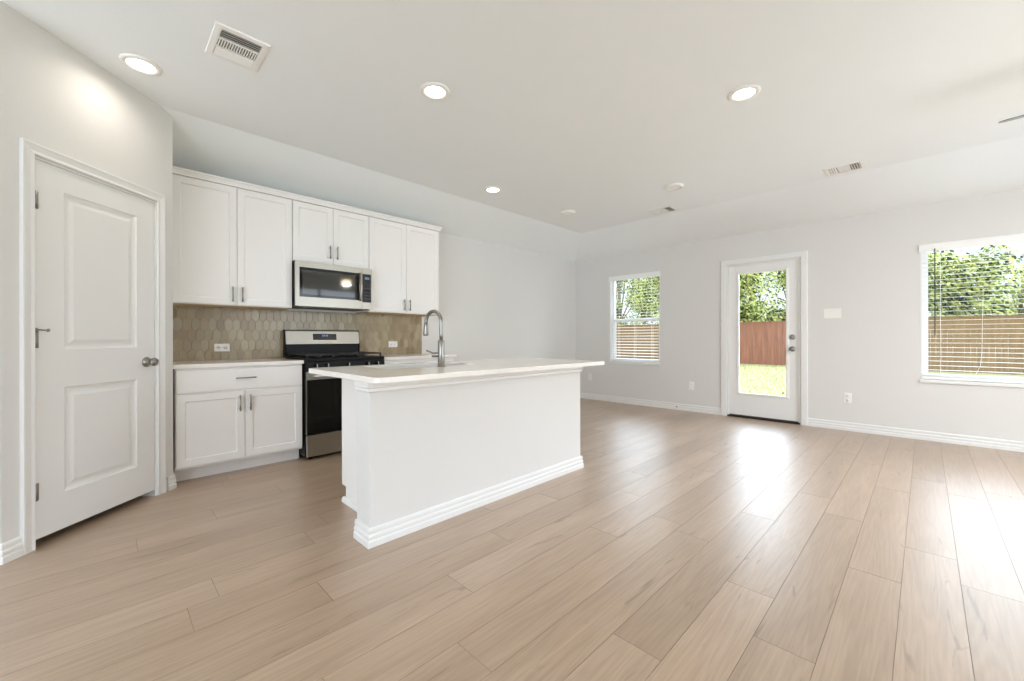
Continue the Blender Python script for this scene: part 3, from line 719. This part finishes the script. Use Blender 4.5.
# ------------------------------------------------------------------ MICROWAVE
def build_mw():
    x0, w, z0, h = 1.2815, .757, 1.402, .4275
    r = thing('microwave', 'stainless over-the-range microwave under the short cabinet', 'microwave', (x0, YK, z0))
    yf = -.378
    bm = new(); box(bm, 0, w, yf, -.013, .002, h); obj('body', bm, M['black'], r, .002)
    xs = .648
    bm = new(); wall_with_holes(bm, .0, xs, 0, h-.002, yf-.024, yf-.0005, [(.036, xs-.034, .088, h-.058)]); dr = obj('door', bm, M['steel'], r)
    bm = new(); box(bm, .0362, xs-.0342, yf-.0235, yf-.006, .0882, h-.0582); obj('window_border', bm, M['glass_black'], dr)
    bm = new(); box(bm, .062, xs-.075, yf-.0242, yf-.0236, .112, h-.086); obj('window_glass', bm, M['mw_glass'], dr)
    bm = new(); n = 14; pts = [(xs-.022-.004*math.sin(math.pi*i/n), yf-.030-.034*math.sin(math.pi*i/n), .085+(h-.14)*i/n) for i in range(n+1)]
    tube(bm, pts, .0125, 12); hd = obj('handle', bm, M['steel'], dr)
    bm = new(); wall_with_holes(bm, xs+.002, w, 0, h-.002, yf-.024, yf-.0005, [(xs+.003, w-.012, .070, h-.060)]); cp = obj('control_frame', bm, M['steel'], r)
    bm = new(); box(bm, xs+.003, w-.0122, yf-.0238, yf-.004, .0702, h-.0602); cpn = obj('control_panel', bm, M['display'], cp)
    bm = new(); zz = h-.115
    for dx in (.030, .041, .056, .067):
        for z_ in (0, .010, .020): box(bm, xs+dx, xs+dx+.007, yf-.0246, yf-.0239, zz+z_, zz+z_+.002)
        box(bm, xs+dx+.006, xs+dx+.008, yf-.0246, yf-.0239, zz, zz+.022)
    obj('clock_digits', bm, M['digits'], cpn)
    for i in range(3):
        for j in range(4):
            bm = new(); box(bm, xs+.022+i*.024, xs+.036+i*.024, yf-.0242, yf-.0239, .10+j*.036, .112+j*.036); obj('key', bm, M['keys'], cpn)
    bm = new(); box(bm, .05, w-.05, yf+.03, -.08, -.008, .0018); obj('vent_grille', bm, M['vent_dark'], r)
build_mw()

# ------------------------------------------------------------------ ISLAND
IX0, IX1, IY0, IYK, IY1 = .992, 2.858, 2.052, 2.212, 2.812
isl = thing('kitchen_island', 'long white kitchen island with painted half wall and moulded base', 'island', (IX0, IY0, 0))
def loc_(x, y): return x-IX0, y-IY0
def ibox(bm, x0, x1, y0, y1, z0, z1): box(bm, x0-IX0, x1-IX0, y0-IY0, y1-IY0, z0, z1)
bm = new(); ibox(bm, IX0, IX1, IY0, IYK, .0005, .867); obj('half_wall', bm, M['wall'], isl, .006)
bm = new(); 
for q_ in ((1.150, 1.168, IYK+.0006, IY1-.021), (2.802, 2.82, IYK+.0006, IY1-.021), (1.168, 2.802, IY1-.040, IY1-.021)): ibox(bm, *q_, .105, .867)
ibox(bm, 1.168, 2.802, IYK+.0006, IY1-.040, .105, .123); obj('cabinet_body', bm, M['cab'], isl, .001)
bm = new(); ibox(bm, 1.152, 2.815, IYK+.0006, IY1-.080, .0005, .104); obj('toe_kick', bm, M['cab'], isl)
bm = new(); SH = [(0, .0005), (.018, .0005), (.018, .010), (.012, .028), (0, .034)]
sweep(bm, [(1.1505-IX0, IY1-.055-IY0), (1.1505-IX0, IYK+.001-IY0)], [(-o, h) for o, h in SH], flat)
obj('shoe_moulding', bm, M['trim'], isl)
bm = new(); sweep(bm, [(0, IYK-IY0-.0005), (0, 0), (IX1-IX0, 0), (IX1-IX0, IYK-IY0-.0005)], [(-o, h+.0005) for o, h in BB], flat); obj('baseboard', bm, M['trim'], isl)
TR = [(0, .806), (.006, .806), (.011, .812), (.011, .828), (.017, .834), (.017, .866), (0, .866)]
bm = new(); sweep(bm, [(0, IYK-IY0-.0005), (0, 0), (IX1-IX0, 0), (IX1-IX0, IYK-IY0-.0005)], [(-o, h) for o, h in TR], flat); obj('cap_moulding', bm, M['trim'], isl)
for i in range(4):     # doors on the kitchen side
    a = 1.172+i*.41; bm = new(); shaker(bm, -a-.404, -a, .125, .850, -.0195)
    d = obj('door', bm, M['cab'], isl, mtx=Matrix.Translation((-IX0, IY1-.0205-IY0, 0)) @ Matrix.Rotation(math.pi, 4, 'Z'))

SX0, SX1, SY0, SY1 = 1.275, 1.985, 2.395, 2.745
def build_slab():
    x0, x1, y0, y1, zb, zt = .948, 2.995, 1.885, 2.855, .8678, .898
    bm = new(); rad, k = .042, 6
    def rr(a, b, c, d, r_):
        o = []
        for cx, cy, s in ((b-r_, c+r_, -90), (b-r_, d-r_, 0), (a+r_, d-r_, 90), (a+r_, c+r_, 180)):
            for i in range(k+1):
                q = math.radians(s+90*i/k); o.append((cx+r_*math.cos(q), cy+r_*math.sin(q)))
        return o
    outer, inner = rr(x0, x1, y0, y1, rad), rr(SX0, SX1, SY0, SY1, .02)
    V = {}
    for nme, pts in (('o', outer), ('i', inner)):
        for z, zn in ((zb, 'b'), (zt, 't')): V[nme+zn] = [bm.verts.new((p[0], p[1], z)) for p in pts]
    n = len(outer)
    for i in range(n):
        j = (i+1) % n
        bm.faces.new((V['ot'][i], V['ot'][j], V['it'][j], V['it'][i])); bm.faces.new((V['ob'][j], V['ob'][i], V['ib'][i], V['ib'][j]))
        bm.faces.new((V['ob'][i], V['ob'][j], V['ot'][j], V['ot'][i])); bm.faces.new((V['ib'][j], V['ib'][i], V['it'][i], V['it'][j]))
    return obj('island_countertop', bm, M['quartz'], None, .003)
tag(build_slab(), 'large white quartz slab overhanging the kitchen island', 'countertop')
r = thing('kitchen_sink', 'stainless undermount sink sunk into the island countertop', 'sink', ((SX0+SX1)/2, (SY0+SY1)/2, .700))
hx, hy = (SX1-SX0)/2+.004, (SY1-SY0)/2+.004
bm = new(); prev = None
for ix, z in ((.012, .1675), (0, .1675), (.0, .150), (.006, .02), (.03, .001), (.30, -.003)):
    ex, ey = (hx-ix, hy-ix) if ix < .2 else (.05, .05)
    if prev is None: ex, ey = hx+.012, hy+.012
    cur = [bm.verts.new(p) for p in ((-ex, -ey, z), (ex, -ey, z), (ex, ey, z), (-ex, ey, z))]
    if prev:
        for i in range(4): bm.faces.new((prev[i], prev[(i+1) % 4], cur[(i+1) % 4], cur[i]))
    prev = cur
bm.faces.new(prev); sk = obj('basin', bm, M['sink'], r)
sd = sk.modifiers.new('thick', 'SOLIDIFY'); sd.thickness = .0015; sd.offset = -1
bm = new(); lathe(bm, [(0, .0005), (.030, .0005), (.042, .003), (.044, .0005)], 24, at(0, 0, -.002)); obj('drain', bm, M['nickel'], r)

# faucet
fx, fy, fz = 1.632, 2.320, .8984
r = thing('kitchen_faucet', 'tall gooseneck pull-down faucet on the island countertop', 'faucet', (fx, fy, fz))
bm = new(); lathe(bm, [(0, 0), (.027, 0), (.027, .005), (.023, .008), (.0225, .105), (.0225, .175), (.019, .180), (.014, .184), (0, .184)], 24); obj('body', bm, M['nickel'], r)
ux, uy = -.12, .993
top = .302; rad = .078
pts = [(0, 0, .182), (0, 0, .22), (0, 0, .26)]
for i in range(0, 19):
    a = math.pi*i/18*1.02
    q = rad-rad*math.cos(a); pts.append((ux*q, uy*q, top+rad*math.sin(a)))
bm = new(); tube(bm, pts, .0125, 14); sp_ = obj('spout', bm, M['nickel'], r)
e = Vector(pts[-1]); dv = (Vector(pts[-1])-Vector(pts[-2])).normalized()
bm = new(); tube(bm, [e+dv*.0006, e+dv*.006, e+dv*.02, e+dv*.075, e+dv*.085], [.0128, .0150, .0155, .0185, .0170], 16); obj('spray_head', bm, M['nickel'], r)
hx_, hy_ = -.80, .60
bm = new(); tube(bm, [(hx_*.018, hy_*.018, .082), (hx_*.058, hy_*.058, .082), (hx_*.064, hy_*.064, .082)], [.0175, .0175, .014], 16); lv = obj('valve', bm, M['nickel'], r)
bm = new(); tube(bm, [(hx_*.054, hy_*.054, .092), (hx_*.072, hy_*.072, .100), (hx_*.100, hy_*.100, .112)], [.0065, .006, .005], 10); obj('lever', bm, M['nickel'], lv)

# ------------------------------------------------------------------ CEILING FITTINGS
def downlight(label, x, y, on):
    g = 'recessed ceiling lights'
    r = thing('recessed_light', label, 'ceiling light', (x, y, ZF), 0, g)
    if on: pr = [(.066, -.004), (.070, -.011), (.090, -.009), (.099, -.003), (.099, -.0004), (.066, -.0004)]; d = 0
    else: pr = [(.066, -.016), (.072, -.026), (.088, -.024), (.096, -.016), (.099, -.0004), (.066, -.0004)]; d = .012
    bm = new(); lathe(bm, pr, 40); obj('trim_ring', bm, M['plate'], r)
    bm = new(); lathe(bm, [(0, -.006-d), (.050, -.0055-d), (.0655, -.0035-d), (.0655, -.001), (0, -.001)], 36); obj('lens', bm, M['lens_on' if on else 'lens_off'], r)
    if on:
        l = bpy.data.lights.new('downlight_beam', 'AREA'); l.shape = 'DISK'; l.size = .12; l.energy = LAMP_POWER; l.color = (1, .92, .83); l.spread = math.radians(155)
        lo = bpy.data.objects.new('downlight_beam', l); COL.objects.link(lo); lo.location = (0, 0, -.014); lo.parent = r
downlight('lit round ceiling light nearest the pantry door', .168, 3.321, True)
downlight('lit round ceiling light above the near end of the island', 1.574, 2.302, True)
downlight('lit round ceiling light on the living area side, by itself', 3.066, .858, True)
downlight('lit round ceiling light farthest back on the kitchen side, past the cabinets', 3.070, 3.375, True)
downlight('unlit round ceiling light just in front of the small far vent', 4.399, 1.920, False)
downlight('unlit round ceiling light closest to the far left room corner', 4.315, 3.290, False)

def vent(label, x, y, dark):
    r = thing('ceiling_vent', label, 'vent', (x, y, ZF), 0, 'white ceiling air vents')
    hx, hy = .128, .158
    bm = new(); box(bm, -hx+.03, hx-.03, -hy+.03, hy-.03, -.0025, -.0004); obj('throat', bm, M['vent_dark'], r)
    bm = new(); pr = [(0, -.0004), (.003, -.007), (.026, -.010), (.034, -.008), (.034, -.0004)]
    sweep(bm, [(-hx, -hy), (hx, -hy), (hx, hy), (-hx, hy), (-hx, -hy)], pr, flat, cap=False)
    obj('frame', bm, M['plate'], r)
    bm = new()
    for yy in (-.042, .042): box(bm, -hx+.034, hx-.034, yy-.005, yy+.005, -.010, -.003)
    obj('dividers', bm, M['plate'], r)
    for s in (-1, 0, 1):
        bm = new()
        if s == 0:
            for k in range(15):
                xx = -.087+k*.0124; box(bm, xx-.0026, xx+.0026, -.036, .036, -.0105, -.003)
        else:
            for k in range(4):
                yy = s*(.056+k*.0185)
                lean = s*.010
                prism(bm, [(yy-.001, -.003), (yy+.001, -.003), (yy+lean+.001, -.0115), (yy+lean-.001, -.0115)], lambda p: (-.092, p[0], p[1]), lambda p: (.092, p[0], p[1]))
        obj('louvers', bm, M['plate'], r)
vent('white louvered ceiling vent nearest the camera, right of the pantry light', .547, 2.752, 1)
vent('white louvered ceiling vent toward the wide right window', 5.120, .553, 1)
vent('small far white ceiling vent above the narrow window and garden door', 5.130, 2.380, 1)

def build_fan():
    r = thing('ceiling_fan', 'ceiling fan whose grey blade tip shows at the right edge', 'ceiling fan', (3.95, -1.0, ZF))
    bm = new(); lathe(bm, [(0, -.0005), (.065, -.0005), (.068, -.02), (.045, -.05), (.018, -.055), (0, -.055)], 28); obj('canopy', bm, M['nickel'], r)
    bm = new(); tube(bm, [(0, 0, -.05), (0, 0, -.17)], .013, 14); obj('downrod', bm, M['nickel'], r)
    bm = new(); lathe(bm, [(0, -.168), (.05, -.170), (.095, -.19), (.105, -.23), (.100, -.29), (.07, -.32), (0, -.322)], 32); obj('motor_housing', bm, M['nickel'], r)
    for k in range(5):
        a = math.radians(82.2+72*k); rot = Matrix.Rotation(a, 4, 'Z')
        tilt = Matrix.Rotation(math.radians(-14), 4, 'X')
        bm = new(); n = 8
        out = [(.16, -.050), (.60, -.066)]+[(.60+.075*math.sin(math.pi*i/n), -.066*math.cos(math.pi*i/n)) for i in range(1, n)]+[(.60, .066), (.16, .050)]
        prism(bm, out, lambda p: (p[0], p[1], -.003), lambda p: (p[0], p[1], .003))
        bmesh.ops.transform(bm, matrix=at(0, 0, -.285) @ rot @ tilt, verts=bm.verts); b = obj('blade', bm, M['fan_white'], r)
        bm = new(); box(bm, .09, .19, -.018, .018, .0035, .008); bmesh.ops.transform(bm, matrix=at(0, 0, -.285) @ rot @ tilt, verts=bm.verts); obj('blade_iron', bm, M['nickel'], b)
    bm = new(); lathe(bm, [(.075, -.323), (.085, -.33), (.110, -.345), (.105, -.375), (.075, -.405), (.03, -.418), (0, -.42)], 32); obj('light_bowl', bm, M['bowl'], r)
    l = bpy.data.lights.new('fan_light', 'AREA'); l.shape = 'DISK'; l.size = .16; l.energy = FAN_POWER; l.color = (1, .95, .89)
    lo = bpy.data.objects.new('fan_light', l); COL.objects.link(lo); lo.location = (0, 0, -.425); lo.parent = r
build_fan()

# ------------------------------------------------------------------ GARDEN
bm = new(); n = 24
vs_ = [[bm.verts.new((XF+TW+.01+i*(46-XF)/n, -30+j*70/n, GZ)) for j in range(n+1)] for i in range(n+1)]
for i in range(n):
    for j in range(n): bm.faces.new((vs_[i][j], vs_[i+1][j], vs_[i+1][j+1], vs_[i][j+1]))
struct('lawn', 'bright green back lawn', bm, M['lawn'])
def build_grass():
    rng = random.Random(5); vv, ff = [], []
    for i in range(9000):
        x = rng.uniform(8.5, 21.0); lo, hi = .175*x+.05, .345*x+.1
        y = rng.uniform(lo, hi); h = rng.uniform(.035, .075); a = rng.uniform(0, 6.28); w = .006
        dx, dy = math.cos(a)*w, math.sin(a)*w; lx, ly = rng.uniform(-.03, .03), rng.uniform(-.03, .03)
        k = len(vv); vv += [(x-dx, y-dy, GZ+.0005), (x+dx, y+dy, GZ+.0005), (x+lx, y+ly, GZ+h)]; ff.append((k, k+1, k+2))
    me = bpy.data.meshes.new('grass'); me.from_pydata(vv, [], ff); me.materials.append(M['blade'])
    o = bpy.data.objects.new('grass', me); COL.objects.link(o); tag(o, 'short grass blades on the lawn beyond the garden door', 'grass', None, 'stuff')
build_grass()
bm = new(); box(bm, XF+TW+.012, 9.2, -3.0, 5.0, GZ+.001, GZ+.06)  # unseen slab added to bounce daylight through the windows onto the ceiling
M['concrete'] = mat('pale_bounce_concrete', srgb(196, 192, 184), 0.85, noise=0.05, nscale=5, bump=0.3, bscale=80)
struct('bounce_slab', 'added unseen pale concrete slab outside the garden door, bounces light indoors', bm, M['concrete'])
FX = 21.4
def fence(label, y0, y1, m, seed):
    r = thing('wooden_fence', label, 'fence', (FX, (y0+y1)/2, GZ), 0, 'backyard fence sections')
    c = (y0+y1)/2; rng = random.Random(seed); bm = new(); y = y0; top = 1.83-GZ
    while y < y1-.01:
        w = min(.14, y1-y); th = rng.uniform(.016, .022)
        box(bm, -th, 0, y-c+.002, y+w-c-.003, .01+rng.uniform(0, .01), top-.04-rng.uniform(0, .008)); y += .14
    obj('board_panel', bm, m, r)
    bm = new(); box(bm, -.06, .08, y0-c, y1-c, top-.035, top); box(bm, -.035, -.0225, y0-c, y1-c, top-.13, top-.036); obj('cap_rail', bm, m, r, .004)
    bm = new()
    for z in (.25, 1.0, 1.7): box(bm, .0005, .04, y0-c, y1-c, z-.045, z+.045)
    obj('back_rails', bm, m, r)
    y = y0+.12
    while y < y1:
        bm = new(); box(bm, .041, .13, y-c-.045, y-c+.045, .0005, top-.036); obj('post', bm, m, r); y += 2.4
fence('tan board fence seen through the narrow left window', 8.02, 17.0, M['fence_tan'], 1)
fence('reddish board fence seen through the garden door', 2.2, 8.0, M['fence_red'], 2)
fence('tan board fence seen through the wide right window', -7.0, 2.18, M['fence_tan'], 3)

def tree(label, x, y, h, rad, seed, n=2600, base=1.2):
    rng = random.Random(seed)
    r = thing('leafy_tree', label, 'tree', (x, y, GZ), 0, 'trees behind the fence')
    bm = new(); tube(bm, [(0, 0, -.1), (.05, .03, h*.25), (.0, .08, h*.5), (.06, .02, h*.8)], [.16, .12, .09, .03], 10)
    blobs = []
    for i in range(15):
        a = rng.uniform(0, 6.28); q = rng.uniform(.15, .75)*rad; z = base+(h-base)*rng.uniform(.12, .88)
        blobs.append((Vector((math.cos(a)*q, math.sin(a)*q, z)), rng.uniform(.36, .60)*rad))
        tube(bm, [(0, .05, h*.3), (math.cos(a)*q*.5, math.sin(a)*q*.5, (z+h*.3)*.5), (math.cos(a)*q, math.sin(a)*q, z)], [.06, .04, .015], 6)
    obj('trunk', bm, M['bark'], r)
    vv, ff, mi = [], [], []
    for i in range(n):
        c, br = rng.choice(blobs)
        d = Vector((rng.gauss(0, 1), rng.gauss(0, 1), rng.gauss(0, 1))).normalized()
        p = c+d*br*(rng.random()**.45)
        u = Vector((rng.gauss(0, 1), rng.gauss(0, 1), rng.gauss(0, 1))).normalized(); v = u.orthogonal().normalized(); w_ = u.cross(v)
        ln, wd = rng.uniform(.07, .13), rng.uniform(.035, .065)
        k = len(vv); vv += [p-v*ln, p+w_*wd+u*.02, p+v*ln, p-w_*wd+u*.02]; ff += [(k, k+1, k+2), (k, k+2, k+3)]
        q = rng.random(); m_ = 0 if q < .40 else (1 if q < .75 else 2); mi += [m_, m_]
    me = bpy.data.meshes.new('foliage'); me.from_pydata([tuple(a) for a in vv], [], ff)
    for l in LEAF: me.materials.append(l)
    me.polygons.foreach_set('material_index', mi)
    o = bpy.data.objects.new('foliage', me); COL.objects.link(o); o.parent = r
tree('dense tree filling the left half of the narrow window', 25.6, 15.0, 7.4, 1.85, 21, 5200)
tree('dense tree filling the right half of the narrow window', 25.6, 11.4, 7.2, 1.75, 22, 5200)
tree('tree seen at the left of the garden door glass', 25.6, 7.9, 6.0, 1.6, 23, 4200)
tree('looser tree seen at the right of the garden door glass', 25.6, 4.8, 5.8, 1.45, 24, 3000)
tree('tall rounded tree at the left of the wide window', 25.2, -1.0, 5.3, 1.8, 25, 5200)
tree('lower bushy tree in the middle of the wide window', 25.2, -4.6, 4.4, 1.75, 26, 5000)
tree('bushy tree at the right edge of the wide window', 25.2, -8.2, 4.7, 1.8, 27, 4000)
tree('farther tree showing between the two trees in the narrow window', 30.2, 15.6, 8.0, 2.0, 31, 3600)
tree('farther tree showing behind the garden door trees', 30.2, 8.0, 6.4, 1.9, 32, 3200)
tree('farther low tree filling the gap near the left side of the wide window', 30.0, -3.2, 4.9, 2.1, 33, 3600)
tree('farther low tree behind the right part of the wide window', 30.0, -7.6, 4.9, 2.1, 34, 3000)
